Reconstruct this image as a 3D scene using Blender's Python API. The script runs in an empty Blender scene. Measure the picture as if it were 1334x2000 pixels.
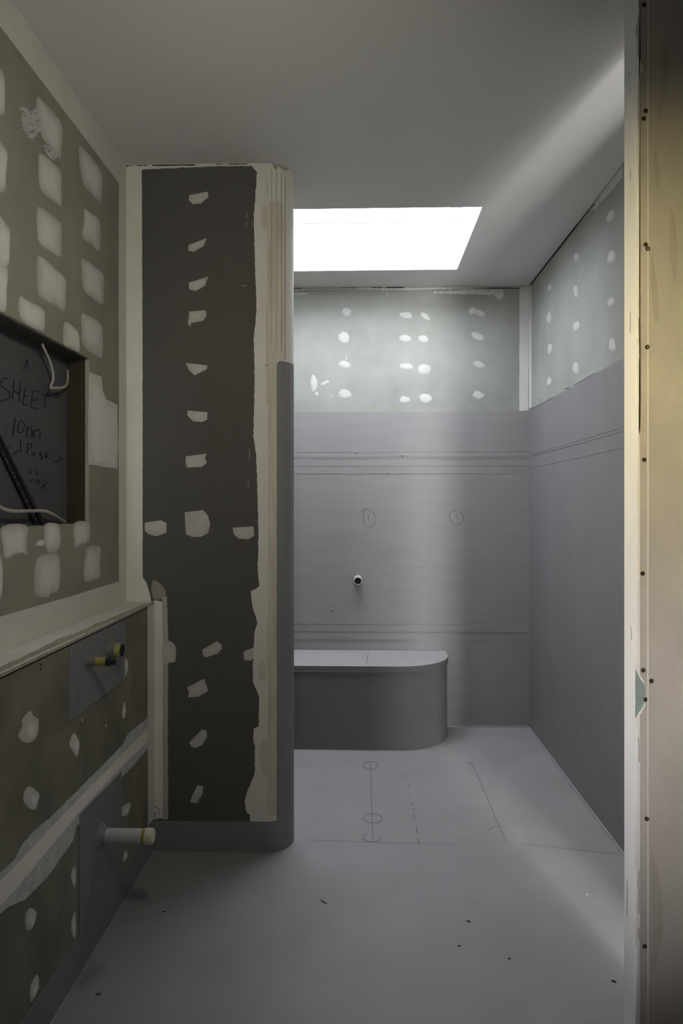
import bpy, bmesh, math, random
from mathutils import Vector, Matrix
from mathutils.geometry import tessellate_polygon
random.seed(7)
C = bpy.context.scene.collection
SC = bpy.context.scene

# ------------------------------------------------------------------ camera
F_PX, CAM_Z = 1333.333, 1.212
YAW = math.atan(40 / F_PX)
cd = bpy.data.cameras.new('camera'); cam = bpy.data.objects.new('camera', cd); C.objects.link(cam)
cd.sensor_width = 36; cd.sensor_fit = 'AUTO'; cd.lens = 24; cd.shift_y = -0.0075; cd.clip_start = 0.02
cam.location = (0, 0, CAM_Z); cam.rotation_euler = (math.pi / 2, 0, YAW)
SC.camera = cam

# ------------------------------------------------------------------ light
SC.view_settings.view_transform = 'Standard'
SC.view_settings.look = 'None'
SC.view_settings.gamma = 1
SC.view_settings.exposure = 0.45
SC.view_settings.use_curve_mapping = False
w = bpy.data.worlds.new('overcast_sky'); SC.world = w; w.use_nodes = True
bg = w.node_tree.nodes['Background']
bg.inputs['Color'].default_value = (0.94, 0.97, 1.03, 1)
SKY = 15.0
bg.inputs['Strength'].default_value = SKY

def area(name, loc, rot, sx, sy, power, col, portal=False, spread=None):
    d = bpy.data.lights.new(name, 'AREA'); d.shape = 'RECTANGLE'; d.size = sx; d.size_y = sy
    d.energy = power; d.color = col
    if spread: d.spread = spread
    if portal: d.cycles.is_portal = True
    o = bpy.data.objects.new(name, d); C.objects.link(o); o.location = loc; o.rotation_euler = rot
    return o
# the sky comes in through the skylight opening
area('skylight_portal', (-0.11, 3.106, 2.70), (0, 0, 0), 1.24, 0.80, 1, (1, 1, 1), portal=True)
# daylight of the tall window in the side room to the right of the door jamb
area('side_window_daylight', (1.62, -2.05, 1.20), (math.radians(90), 0, math.radians(10)), 0.28, 2.0, 125, (1.0, 0.985, 0.96))
area('side_window_daylight', (2.00, -2.05, 1.20), (math.radians(90), 0, math.radians(15)), 0.46, 2.0, 85, (1.0, 0.985, 0.97))
def lamp(name, loc, aim, size, power, col, spread):
    o = area(name, loc, (0, 0, 0), size, size, power, col, spread=math.radians(spread))
    o.rotation_euler = (Vector(aim) - Vector(loc)).to_track_quat('-Z', 'Y').to_euler()
# warm work lamp beside the photographer, turned to the left wall and the nib
lamp('work_lamp', (-.10, .70, 1.86), (-.55, 2.37, 1.62), .12, 2.7, (1.0, 0.95, 0.83), 118)
# two unseen lights added to brighten the door jamb: yellow high, white low
lamp('jamb_fill_high', (-.30, .72, 1.88), (.64, 1.50, 1.45), .12, 1.2, (1.0, 0.84, 0.42), 62)
lamp('jamb_fill_low', (-.25, .72, .40), (.64, 1.50, .85), .12, 1.0, (1.0, 0.96, 0.98), 70)
# daylight of the hall door, low behind the camera
area('hall_daylight', (-0.05, -2.05, 1.0), (math.radians(90), 0, 0), 0.8, 1.6, 1.5, (0.95, 0.95, 1.0))

# ------------------------------------------------------------------ pixel of the photograph -> point on a wall of the room
PLANES = {  # axis, value, outward normal
 'UL': (0, -0.826, Vector((1, 0, 0))), 'LL': (0, -0.727, Vector((1, 0, 0))),
 'NIB': (1, 2.368, Vector((0, -1, 0))), 'BACK': (1, 3.74, Vector((0, -1, 0))),
 'RIGHT': (0, 0.909, Vector((-1, 0, 0))), 'FLOOR': (2, 0.0, Vector((0, 0, 1))),
 'CEIL': (2, 2.4, Vector((0, 0, -1))), 'JAMB': (1, 1.5, Vector((0, -1, 0))),
 'LEDGE': (2, 0.872, Vector((0, 0, 1))), 'REC': (0, -0.895, Vector((1, 0, 0))),
 'REVEAL': (0, 0.603, Vector((-1, 0, 0))), 'BTOP': (2, 0.415, Vector((0, 0, 1))),
}
def ray(u, v):
    dx = (u - 667) / F_PX; dz = (985 - v) / F_PX
    return Vector((dx * math.cos(YAW) - math.sin(YAW), dx * math.sin(YAW) + math.cos(YAW), dz))
def P(pl, u, v, off=0.0):
    ax, val, n = PLANES[pl]
    r = ray(u, v); o = Vector((0, 0, CAM_Z)); t = (val - o[ax]) / r[ax]
    return o + r * t + n * off
def crop(ox, oy, s, pts): return [(ox + x / s, oy + y / s) for x, y in pts]

# ------------------------------------------------------------------ materials
def nodes(name):
    m = bpy.data.materials.new(name); m.use_nodes = True
    return m, m.node_tree.nodes, m.node_tree.links, m.node_tree.nodes['Principled BSDF']
def lin(c): return tuple(c) + (1,)
def mottled(name, col, rough=0.8, var=0.12, scale=3.0, bump=0.05, bscale=120, stretch=(1, 1, 1), spec=0.3, tint=None):
    m, N, L, b = nodes(name)
    tc = N.new('ShaderNodeTexCoord'); mp = N.new('ShaderNodeMapping'); mp.inputs['Scale'].default_value = stretch
    L.new(tc.outputs['Object'], mp.inputs['Vector'])
    n1 = N.new('ShaderNodeTexNoise'); n1.inputs['Scale'].default_value = scale; n1.inputs['Detail'].default_value = 8; n1.inputs['Roughness'].default_value = .62
    L.new(mp.outputs['Vector'], n1.inputs['Vector'])
    cr = N.new('ShaderNodeValToRGB')
    t = tint or (1, 1, 1)
    cr.color_ramp.elements[0].position = .3; cr.color_ramp.elements[1].position = .7
    cr.color_ramp.elements[0].color = lin([c * (1 - var) for c in col])
    cr.color_ramp.elements[1].color = lin([min(1, c * (1 + var) * k) for c, k in zip(col, t)])
    L.new(n1.outputs['Fac'], cr.inputs['Fac']); L.new(cr.outputs['Color'], b.inputs['Base Color'])
    b.inputs['Roughness'].default_value = rough; b.inputs['Specular IOR Level'].default_value = spec
    n2 = N.new('ShaderNodeTexNoise'); n2.inputs['Scale'].default_value = bscale; n2.inputs['Detail'].default_value = 4
    L.new(mp.outputs['Vector'], n2.inputs['Vector'])
    bp = N.new('ShaderNodeBump'); bp.inputs['Strength'].default_value = bump; bp.inputs['Distance'].default_value = .01
    L.new(n2.outputs['Fac'], bp.inputs['Height']); L.new(bp.outputs['Normal'], b.inputs['Normal'])
    return m
def plaster_on(name, under, col=(.60, .59, .555), lo=0.45, bump=.12, dens=1.0):
    """joint compound whose thin rim lets the board below show through (attribute cov = how thick it lies)"""
    m, N, L, b = nodes(name)
    at = N.new('ShaderNodeAttribute'); at.attribute_name = 'cov'
    tc = N.new('ShaderNodeTexCoord')
    n1 = N.new('ShaderNodeTexNoise'); n1.inputs['Scale'].default_value = 26; n1.inputs['Detail'].default_value = 6
    L.new(tc.outputs['Object'], n1.inputs['Vector'])
    a = N.new('ShaderNodeMath'); a.operation = 'MULTIPLY_ADD'; a.inputs[1].default_value = .55; a.inputs[2].default_value = -.27
    L.new(n1.outputs['Fac'], a.inputs[0])
    s = N.new('ShaderNodeMath'); s.operation = 'ADD'; s.use_clamp = True
    L.new(at.outputs['Fac'], s.inputs[0]); L.new(a.outputs[0], s.inputs[1])
    d = N.new('ShaderNodeMath'); d.operation = 'MULTIPLY'; d.inputs[1].default_value = dens
    L.new(s.outputs[0], d.inputs[0])
    mx = N.new('ShaderNodeMix'); mx.data_type = 'RGBA'
    mx.inputs['A'].default_value = lin(under); mx.inputs['B'].default_value = lin(col)
    L.new(d.outputs[0], mx.inputs['Factor']); L.new(mx.outputs['Result'], b.inputs['Base Color'])
    b.inputs['Roughness'].default_value = .85; b.inputs['Specular IOR Level'].default_value = .2
    n2 = N.new('ShaderNodeTexNoise'); n2.inputs['Scale'].default_value = 60; n2.inputs['Detail'].default_value = 5
    L.new(tc.outputs['Object'], n2.inputs['Vector'])
    bp = N.new('ShaderNodeBump'); bp.inputs['Strength'].default_value = bump; bp.inputs['Distance'].default_value = .01
    L.new(n2.outputs['Fac'], bp.inputs['Height']); L.new(bp.outputs['Normal'], b.inputs['Normal'])
    return m
def plain(name, col, rough=.5, metal=0.0, spec=.4):
    m, N, L, b = nodes(name)
    tc = N.new('ShaderNodeTexCoord'); n = N.new('ShaderNodeTexNoise'); n.inputs['Scale'].default_value = 45
    L.new(tc.outputs['Object'], n.inputs['Vector'])
    mx = N.new('ShaderNodeMix'); mx.data_type = 'RGBA'; mx.inputs['A'].default_value = lin([c * .88 for c in col]); mx.inputs['B'].default_value = lin([min(1, c * 1.1) for c in col])
    L.new(n.outputs['Fac'], mx.inputs['Factor']); L.new(mx.outputs['Result'], b.inputs['Base Color'])
    b.inputs['Roughness'].default_value = rough; b.inputs['Metallic'].default_value = metal; b.inputs['Specular IOR Level'].default_value = spec
    return m

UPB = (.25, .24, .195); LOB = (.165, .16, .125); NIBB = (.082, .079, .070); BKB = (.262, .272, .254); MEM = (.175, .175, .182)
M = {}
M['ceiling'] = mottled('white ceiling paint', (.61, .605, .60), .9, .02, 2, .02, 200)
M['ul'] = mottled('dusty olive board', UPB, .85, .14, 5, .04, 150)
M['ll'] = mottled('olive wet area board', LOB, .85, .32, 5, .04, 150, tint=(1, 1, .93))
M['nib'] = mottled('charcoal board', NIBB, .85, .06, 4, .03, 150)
M['back'] = mottled('dusty grey green board', BKB, .85, .15, 3.2, .04, 120)
M['mem'] = mottled('grey waterproof membrane', MEM, .55, .06, 5, .06, 55, spec=.35)
M['memv'] = mottled('grey waterproof membrane brushed', (.215, .215, .22), .55, .05, 3, .10, 30, (1, 1, 9), spec=.35)
M['floor'] = mottled('grey floor membrane', (.24, .24, .245), .5, .08, 4, .07, 45, spec=.4)
M['p_ul'] = plaster_on('filler over olive board', UPB)
M['p_ll'] = plaster_on('filler over wet area board', LOB, (.66, .65, .61))
M['p_nib'] = plaster_on('filler over charcoal board', NIBB, (.49, .48, .45), dens=.9)
M['p_back'] = plaster_on('filler over grey board', BKB, (.45, .45, .445))
M['set'] = mottled('set plaster', (.58, .57, .525), .85, .05, 9, .05, 70)
M['setr'] = mottled('rough set plaster', (.46, .46, .455), .9, .16, 30, .5, 60)
M['setw'] = mottled('white set plaster', (.52, .52, .51), .85, .04, 9, .05, 70)
M['paper'] = mottled('paper joint tape', (.70, .68, .62), .85, .03, 8, .03, 80)
M['paperw'] = plaster_on('second coat over set plaster', (.58, .57, .525), (.68, .67, .64))
M['kraft'] = mottled('torn brown liner paper', (.32, .28, .23), .9, .15, 30, .3, 90)
M['edge'] = mottled('cream board paper', (.50, .475, .395), .85, .16, 6, .08, 60, (6, 6, .6))
M['jamb'] = mottled('buff board paper', (.50, .470, .43), .85, .12, 7, .05, 90, (1, 1, .5))
M['jambw'] = mottled('sanded white plaster edge', (.88, .87, .85), .85, .05, 14, .12, 40, (1, 1, .3))
M['gap'] = plain('black open gap', (.006, .006, .006), .9)
M['pencil'] = plain('pencil line', (.075, .075, .08), .7)
M['ink'] = plain('black marker', (.006, .006, .007), .6)
M['recess'] = mottled('dark slate sheet', (.078, .080, .085), .8, .12, 5, .03, 90)
M['timber'] = mottled('dark stained timber', (.026, .022, .013), .8, .25, 6, .1, 40, (8, 8, .6))
M['soffit'] = mottled('brown timber noggin', (.075, .066, .050), .8, .2, 6, .1, 40, (8, .6, 8))
M['black'] = plain('black steel', (.018, .018, .019), .45, .0)
M['zinc'] = plain('bright zinc', (.55, .55, .53), .4, .8)
M['cable'] = plain('pale cable sheath', (.36, .34, .29), .5)
M['pvc'] = plain('white pvc', (.43, .43, .45), .45)
M['pvcg'] = mottled('grey painted pvc', (.14, .14, .145), .5, .1, 30, .05, 90)
M['yellow'] = plain('yellow tape', (.27, .25, .06), .45)
M['cream'] = plain('cream plastic cap', (.52, .50, .38), .5)
M['hole'] = plain('dark pipe bore', (.004, .004, .004), .9)
M['steel'] = plain('dull steel', (.25, .25, .25), .4, .8)
M['screw'] = plain('brown screw head', (.05, .04, .025), .9, 0, .1)
M['chip'] = mottled('blue green board core', (.27, .35, .335), .8, .1, 25, .1, 80)
M['shaft'] = mottled('white shaft paint', (.84, .84, .84), .9, .01, 3, .01, 150)
M['frame'] = plain('white skylight frame', (.75, .75, .75), .5)
M['hall'] = mottled('hall wall', (.55, .53, .48), .9, .04, 3, .03, 100)
M['crumb'] = plain('dark crumb', (.03, .03, .03), .8)
m, N, L, b = nodes('skylight glass')
tr = N.new('ShaderNodeBsdfTransparent'); gl = N.new('ShaderNodeBsdfGlossy'); gl.inputs['Roughness'].default_value = .02
mx = N.new('ShaderNodeMixShader'); mx.inputs[0].default_value = .06
L.new(tr.outputs[0], mx.inputs[1]); L.new(gl.outputs[0], mx.inputs[2]); L.new(mx.outputs[0], N['Material Output'].inputs['Surface'])
M['glass'] = m

# ------------------------------------------------------------------ mesh helpers
def link(name, bm, mat, parent=None, smooth=False, cov=None, recalc=True):
    if recalc: bmesh.ops.recalc_face_normals(bm, faces=bm.faces)
    me = bpy.data.meshes.new(name); bm.to_mesh(me); bm.free()
    me.materials.append(mat)
    if smooth:
        for p in me.polygons: p.use_smooth = True
    mark_sharp(me)
    if cov is not None:
        a = me.attributes.new('cov', 'FLOAT', 'POINT')
        for i, c in enumerate(cov): a.data[i].value = c
    o = bpy.data.objects.new(name, me); C.objects.link(o)
    if parent: o.parent = parent
    return o
def mark_sharp(me, deg=38):
    nb = {}
    for p in me.polygons:
        for k in p.edge_keys: nb.setdefault(k, []).append(p.normal.copy())
    lim = math.cos(math.radians(deg))
    for e in me.edges:
        q = nb.get(tuple(sorted(e.vertices)), [])
        e.use_edge_sharp = len(q) != 2 or q[0].dot(q[1]) < lim
def struct(o): o['kind'] = 'structure'; return o
def tag(o, label, cat, group=None):
    o['label'] = label; o['category'] = cat
    if group: o['group'] = group
    return o
def thing(name, loc, label, cat, group=None):
    o = bpy.data.objects.new(name, None); C.objects.link(o); o.location = loc; o.empty_display_size = .05
    bpy.context.view_layer.update()
    return tag(o, label, cat, group)
def adopt(child, parent):
    child.parent = parent; child.matrix_parent_inverse = Matrix.Translation(-Vector(parent.location)); return child
def add_box(bm, lo, hi):
    lo, hi = Vector(lo), Vector(hi)
    vs = [bm.verts.new((x, y, z)) for x in (lo.x, hi.x) for y in (lo.y, hi.y) for z in (lo.z, hi.z)]
    for f in ((0, 1, 3, 2), (4, 6, 7, 5), (0, 4, 5, 1), (2, 3, 7, 6), (0, 2, 6, 4), (1, 5, 7, 3)):
        bm.faces.new([vs[i] for i in f])
def box(name, lo, hi, mat, parent=None, bevel=0.0):
    bm = bmesh.new(); add_box(bm, lo, hi)
    if bevel: bmesh.ops.bevel(bm, geom=bm.edges[:], offset=bevel, segments=2, affect='EDGES')
    return link(name, bm, mat, parent)
def slab(name, outer, holes, thick, mat, parent=None):
    """flat plate: outer / holes are lists of 3-D points in one plane, thick = Vector pushed away from the room"""
    loops = [outer] + holes
    tris = tessellate_polygon(loops)
    flat = [p for l in loops for p in l]
    bm = bmesh.new()
    a = [bm.verts.new(p) for p in flat]; c = [bm.verts.new(Vector(p) + thick) for p in flat]
    for t in tris:
        try:
            bm.faces.new([a[i] for i in t]); bm.faces.new([c[i] for i in reversed(t)])
        except ValueError: pass
    k = 0
    for l in loops:
        n = len(l)
        for i in range(n):
            j = (i + 1) % n
            bm.faces.new((a[k + i], a[k + j], c[k + j], c[k + i]))
        k += n
    return link(name, bm, mat, parent)
def catmull(pts, n):
    out = []; m = len(pts)
    for i in range(m):
        p0, p1, p2, p3 = pts[i - 1], pts[i], pts[(i + 1) % m], pts[(i + 2) % m]
        for k in range(n):
            t = k / n
            out.append(tuple(.5 * (2 * b + (c - a) * t + (2 * a - 5 * b + 4 * c - d) * t * t + (3 * b - a - 3 * c + d) * t ** 3)
                             for a, b, c, d in zip(p0, p1, p2, p3)))
    return out
def ragged(pts, step=6, amp=1.2):
    out = []; m = len(pts)
    for i in range(m):
        a, b = pts[i], pts[(i + 1) % m]
        n = max(1, int(math.hypot(b[0] - a[0], b[1] - a[1]) / step))
        for k in range(n):
            t = k / n
            j = amp if k else amp * .3
            out.append((a[0] + (b[0] - a[0]) * t + random.uniform(-j, j), a[1] + (b[1] - a[1]) * t + random.uniform(-j, j)))
    return out
def dab(pl, pts, mat, parent, name='filler_patch', t=.0012, soft=(.55, .8, 1, 1), jit=.03, smooth=3, spot=None):
    """one dab of filler: rim ring, two inner rings and a low crown"""
    pp = catmull(pts, smooth) if smooth > 1 else pts
    cx = sum(p[0] for p in pp) / len(pp); cy = sum(p[1] for p in pp) / len(pp)
    pp = [(cx + (x - cx) * (1 + random.uniform(-jit, jit)), cy + (y - cy) * (1 + random.uniform(-jit, jit))) for x, y in pp]
    sx, sy = spot or (random.uniform(-.06, .06), random.uniform(-.06, .06))
    w_ = max(p[0] for p in pp) - min(p[0] for p in pp); h_ = max(p[1] for p in pp) - min(p[1] for p in pp)
    bm = bmesh.new(); cov = []; rings = []
    for k, (s, h) in enumerate(((1, .05), (.86, .6), (.5, .9))):
        q = k / 2
        r = []
        for x, y in pp:
            ox, oy = cx + sx * w_ * q, cy + sy * h_ * q
            r.append(bm.verts.new(P(pl, ox + (x - cx) * s, oy + (y - cy) * s, t * h + .0002))); cov.append(soft[k])
        rings.append(r)
    c = bm.verts.new(P(pl, cx + sx * w_, cy + sy * h_, t + .0002)); cov.append(soft[3])
    n = len(pp)
    for k in range(2):
        for i in range(n):
            j = (i + 1) % n
            bm.faces.new((rings[k][i], rings[k][j], rings[k + 1][j], rings[k + 1][i]))
    for i in range(n): bm.faces.new((rings[2][i], rings[2][(i + 1) % n], c))
    o = link(name, bm, mat, parent, True, cov, recalc=False)
    me = o.data
    s = sum((p.normal * p.area for p in me.polygons), Vector())
    if s.dot(PLANES[pl][2]) < 0: me.flip_normals()
    return o
def sheet(pl, pts, mat, parent, name, t=.001, rag=None, off=0.0):
    pp = ragged(pts, *rag) if rag else pts
    n = PLANES[pl][2]
    return slab(name, [P(pl, u, v, off + t) for u, v in pp], [], -n * (t - .00005), mat, parent)
def rect3(pl, a0, b0, a1, b1, t=.001):
    """rectangle in the two free axes of a plane"""
    ax, val, n = PLANES[pl]; fr = [i for i in range(3) if i != ax]
    out = []
    for a, b_ in ((a0, b0), (a1, b0), (a1, b1), (a0, b1)):
        v = Vector((0, 0, 0)); v[ax] = val; v[fr[0]] = a; v[fr[1]] = b_; out.append(v + n * t)
    return out
def rsheet(pl, a0, b0, a1, b1, mat, parent, name, t=.001):
    return slab(name, rect3(pl, a0, b0, a1, b1, t), [], -PLANES[pl][2] * (t - .00005), mat, parent)
def add_ribbon(bm, pl, pts, wpx, t=.0004, closed=False):
    n = len(pts)
    L_, R_ = [], []
    for i in range(n):
        a = pts[i - 1] if (i or closed) else pts[0]; c = pts[(i + 1) % n] if (i < n - 1 or closed) else pts[-1]
        dx, dy = c[0] - a[0], c[1] - a[1]; d = math.hypot(dx, dy) or 1
        nx, ny = -dy / d * wpx / 2, dx / d * wpx / 2
        L_.append(bm.verts.new(P(pl, pts[i][0] + nx, pts[i][1] + ny, t))); R_.append(bm.verts.new(P(pl, pts[i][0] - nx, pts[i][1] - ny, t)))
    for i in range(n if closed else n - 1):
        j = (i + 1) % n
        bm.faces.new((L_[i], L_[j], R_[j], R_[i]))
def strokes(name, pl, lines, wpx, mat, parent, t=.0006, smooth=True):
    bm = bmesh.new()
    for ln in lines:
        if smooth and len(ln) > 2:
            q = []
            for i in range(len(ln) - 1):
                p0, p1, p2, p3 = ln[max(0, i - 1)], ln[i], ln[i + 1], ln[min(len(ln) - 1, i + 2)]
                for k in range(5):
                    s = k / 5
                    q.append(tuple(.5 * (2 * b_ + (c - a) * s + (2 * a - 5 * b_ + 4 * c - d) * s * s + (3 * b_ - a - 3 * c + d) * s ** 3) for a, b_, c, d in zip(p0, p1, p2, p3)))
            q.append(ln[-1]); ln = q
        add_ribbon(bm, pl, ln, wpx, t)
    o = link(name, bm, mat, parent, recalc=False)
    for p in o.data.polygons:
        if p.normal.dot(PLANES[pl][2]) < 0: p.flip()
    return o
def ellipse(cx, cy, a, b_, n=20, a0=0, a1=360): return [(cx + a * math.cos(math.radians(a0 + (a1 - a0) * i / n)), cy + b_ * math.sin(math.radians(a0 + (a1 - a0) * i / n))) for i in range(n + 1)]
def lathe(name, prof, origin, axis, mat, parent=None, n=32):
    """prof: (distance along axis, radius)"""
    ax = Vector(axis).normalized(); u = ax.orthogonal().normalized(); v = ax.cross(u); o = Vector(origin)
    bm = bmesh.new(); rings = []
    for d, r in prof:
        rings.append([bm.verts.new(o + ax * d + (u * math.cos(2 * math.pi * i / n) + v * math.sin(2 * math.pi * i / n)) * max(r, 1e-5)) for i in range(n)])
    for a, b_ in zip(rings, rings[1:]):
        for i in range(n): bm.faces.new((a[i], a[(i + 1) % n], b_[(i + 1) % n], b_[i]))
    bm.faces.new(rings[0]); bm.faces.new(rings[-1])
    ob = link(name, bm, mat, None)
    for p in ob.data.polygons: p.use_smooth = len(p.vertices) == 4
    if parent: adopt(ob, parent)
    return ob
def tube(name, pts, r, mat, parent=None, flat=1.0, n=10):
    q = []
    for i in range(len(pts) - 1):
        p0, p1, p2, p3 = (Vector(pts[max(0, i - 1)]), Vector(pts[i]), Vector(pts[i + 1]), Vector(pts[min(len(pts) - 1, i + 2)]))
        for k in range(8):
            s = k / 8
            q.append(.5 * (2 * p1 + (p2 - p0) * s + (2 * p0 - 5 * p1 + 4 * p2 - p3) * s * s + (3 * p1 - p0 - 3 * p2 + p3) * s ** 3))
    q.append(Vector(pts[-1]))
    bm = bmesh.new(); rings = []
    for i, p in enumerate(q):
        d = (q[min(i + 1, len(q) - 1)] - q[max(0, i - 1)]).normalized()
        u = Vector((1, 0, 0)) if abs(d.x) < .95 else Vector((0, 1, 0))
        v = d.cross(u).normalized(); u = v.cross(d)
        rings.append([bm.verts.new(p + u * math.cos(2 * math.pi * k / n) * r * flat + v * math.sin(2 * math.pi * k / n) * r) for k in range(n)])
    for a, b_ in zip(rings, rings[1:]):
        for i in range(n): bm.faces.new((a[i], a[(i + 1) % n], b_[(i + 1) % n], b_[i]))
    bm.faces.new(rings[0]); bm.faces.new(rings[-1])
    ob = link(name, bm, mat, None, True)
    if parent: adopt(ob, parent)
    return ob

# ================================================================== SETTING
X0, X1, YB, H = -0.826, 0.909, 3.74, 2.4
YR = -2.2                                   # back of the hall
# floor
floor = struct(slab('floor', [Vector(p) for p in ((-1.0, YR - .1, 0), (2.3, YR - .1, 0), (2.3, YB + .1, 0), (-1.0, YB + .1, 0))], [], Vector((0, 0, -.1)), M['floor']))
# ceiling with the skylight opening
SX0, SX1, SY0, SY1 = -0.70, 0.480, 2.744, 3.468
ceiling = struct(slab('ceiling', [Vector(p) for p in ((-1.0, YR - .1, H), (2.3, YR - .1, H), (2.3, YB + .1, H), (-1.0, YB + .1, H))],
    [[Vector(p) for p in ((SX0, SY0, H), (SX0, SY1, H), (SX1, SY1, H), (SX1, SY0, H))]], Vector((0, 0, .04)), M['ceiling']))
# skylight: lined shaft, frame and pane
bm = bmesh.new()
z0, z1, t = H + .041, H + .24, .02
add_box(bm, (SX0 - t, SY0 - t, z0), (SX0, SY1 + t, z1)); add_box(bm, (SX1, SY0 - t, z0), (SX1 + t, SY1 + t, z1))
add_box(bm, (SX0, SY0 - t, z0), (SX1, SY0, z1)); add_box(bm, (SX0, SY1, z0), (SX1, SY1 + t, z1))
window = struct(link('window_1', bm, M['shaft']))
bm = bmesh.new(); fz = H + .241; fw = .045
add_box(bm, (SX0 - .03, SY0 - .03, fz), (SX0 + fw, SY1 + .03, fz + .05)); add_box(bm, (SX1 - fw, SY0 - .03, fz), (SX1 + .03, SY1 + .03, fz + .05))
add_box(bm, (SX0 + fw, SY0 - .03, fz), (SX1 - fw, SY0 + fw, fz + .05)); add_box(bm, (SX0 + fw, SY1 - fw, fz), (SX1 - fw, SY1 + .03, fz + .05))
link('window_frame', bm, M['frame'], window)
box('window_glass', (SX0 + fw - .01, SY0 + fw - .01, fz + .02), (SX1 - fw + .01, SY1 - fw + .01, fz + .026), M['glass'], window)

# upper left wall with the cabinet recess cut into it
hb = [P('UL', 174, 703), P('UL', 173, 1021)]
RY1, RZ0, RZ1, RY0 = hb[0].y, hb[1].z, hb[0].z + .004, 1.20
hole = []
def edge(a, b_, n, amp):
    for i in range(n):
        s = i / n; j = random.uniform(-amp, amp) if i else 0
        k = random.uniform(-amp, amp) if i else 0
        hole.append(Vector((X0, a[0] + (b_[0] - a[0]) * s + j, a[1] + (b_[1] - a[1]) * s + k)))
edge((RY0, RZ0), (RY1, RZ0), 60, .0012); edge((RY1, RZ0), (RY1, RZ1), 60, .0018); edge((RY1, RZ1), (RY0, RZ1), 60, .0012); edge((RY0, RZ1), (RY0, RZ0), 6, 0)
wall_left = struct(slab('wall_left', [Vector((X0, y, z)) for y, z in ((YR, 0), (YB, 0), (YB, H), (YR, H))], [hole], Vector((-.012, 0, 0)), M['ul']))
# lower left wall, set proud of the upper one
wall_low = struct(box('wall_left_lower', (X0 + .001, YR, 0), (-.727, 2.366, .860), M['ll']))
# recess: slate sheet at the back
recess = struct(box('wall_recess', (-.912, 1.0, 1.05), (-.895, 2.25, 1.80), M['recess']))
# back wall, right wall
wall_back = struct(box('wall_back', (X0 - .05, YB, 0), (X1 + .1, YB + .1, H), M['back']))
wall_right = struct(box('wall_right', (X1, 1.6, 0), (X1 + .09, YB - .001, H), M['back']))
# nib wall with its rounded end
NR, NY = .09, 2.368
NXC, NYC = -.338, NY + NR
SL = NXC + .90                              # length of the straight front
def nib(s, z, off=0.0):
    if s <= SL: return Vector((-.90 + s, NY - off, z))
    a = (s - SL) / NR
    if a <= math.pi: return Vector((NXC + math.sin(a) * (NR + off), NYC - math.cos(a) * (NR + off), z))
    return Vector((NXC - (a - math.pi) * NR, NYC + NR + off, z))
def nib_s(u):
    """arc length on the nib seen at pixel column u (taken at eye height)"""
    p = P('NIB', u, 985)
    if p.x <= NXC: return p.x + .90
    d = ray(u, 985); d.z = 0; d.normalize(); o = Vector((0, 0, 0)); c = Vector((NXC, NYC, 0))
    tca = (c - o).dot(d); d2 = (c - o).length_squared - tca * tca
    th = math.sqrt(max(0, NR * NR - d2)); h = d * (tca - th) - c
    return SL + NR * math.atan2(h.x, -h.y)
SEND = SL + NR * math.pi + .5
bm = bmesh.new()
ss = [0] + [SL + NR * math.pi * i / 40 for i in range(41)] + [SEND]
lo = [bm.verts.new(nib(s, 0)) for s in ss]; hi = [bm.verts.new(nib(s, H)) for s in ss]
for i in range(len(ss) - 1): bm.faces.new((lo[i], lo[i + 1], hi[i + 1], hi[i]))
bm.faces.new((lo[-1], lo[0], hi[0], hi[-1])); bm.faces.new(lo); bm.faces.new(hi[::-1])
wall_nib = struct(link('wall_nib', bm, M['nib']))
for p in wall_nib.data.polygons: p.use_smooth = 0 < p.index < 41
# door jamb (end of the wall beside the camera)
JX, JY = .603, 1.5
wall_jamb = struct(box('wall_jamb', (JX, JY, 0), (.735, JY + .085, H), M['jamb']))
# the hall around the camera
struct(box('wall_hall_side', (.735, YR, 0), (.755, JY + .085, H), M['hall']))
struct(box('wall_hall_back', (-1.0, YR - .1, 0), (2.3, YR, H), M['hall']))
struct(box('wall_side_room', (2.2, YR, 0), (2.3, 1.6, H), M['hall']))
struct(box('wall_side_room_front', (X1 + .091, 1.6, 0), (2.2, 1.7, H), M['hall']))

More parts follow.
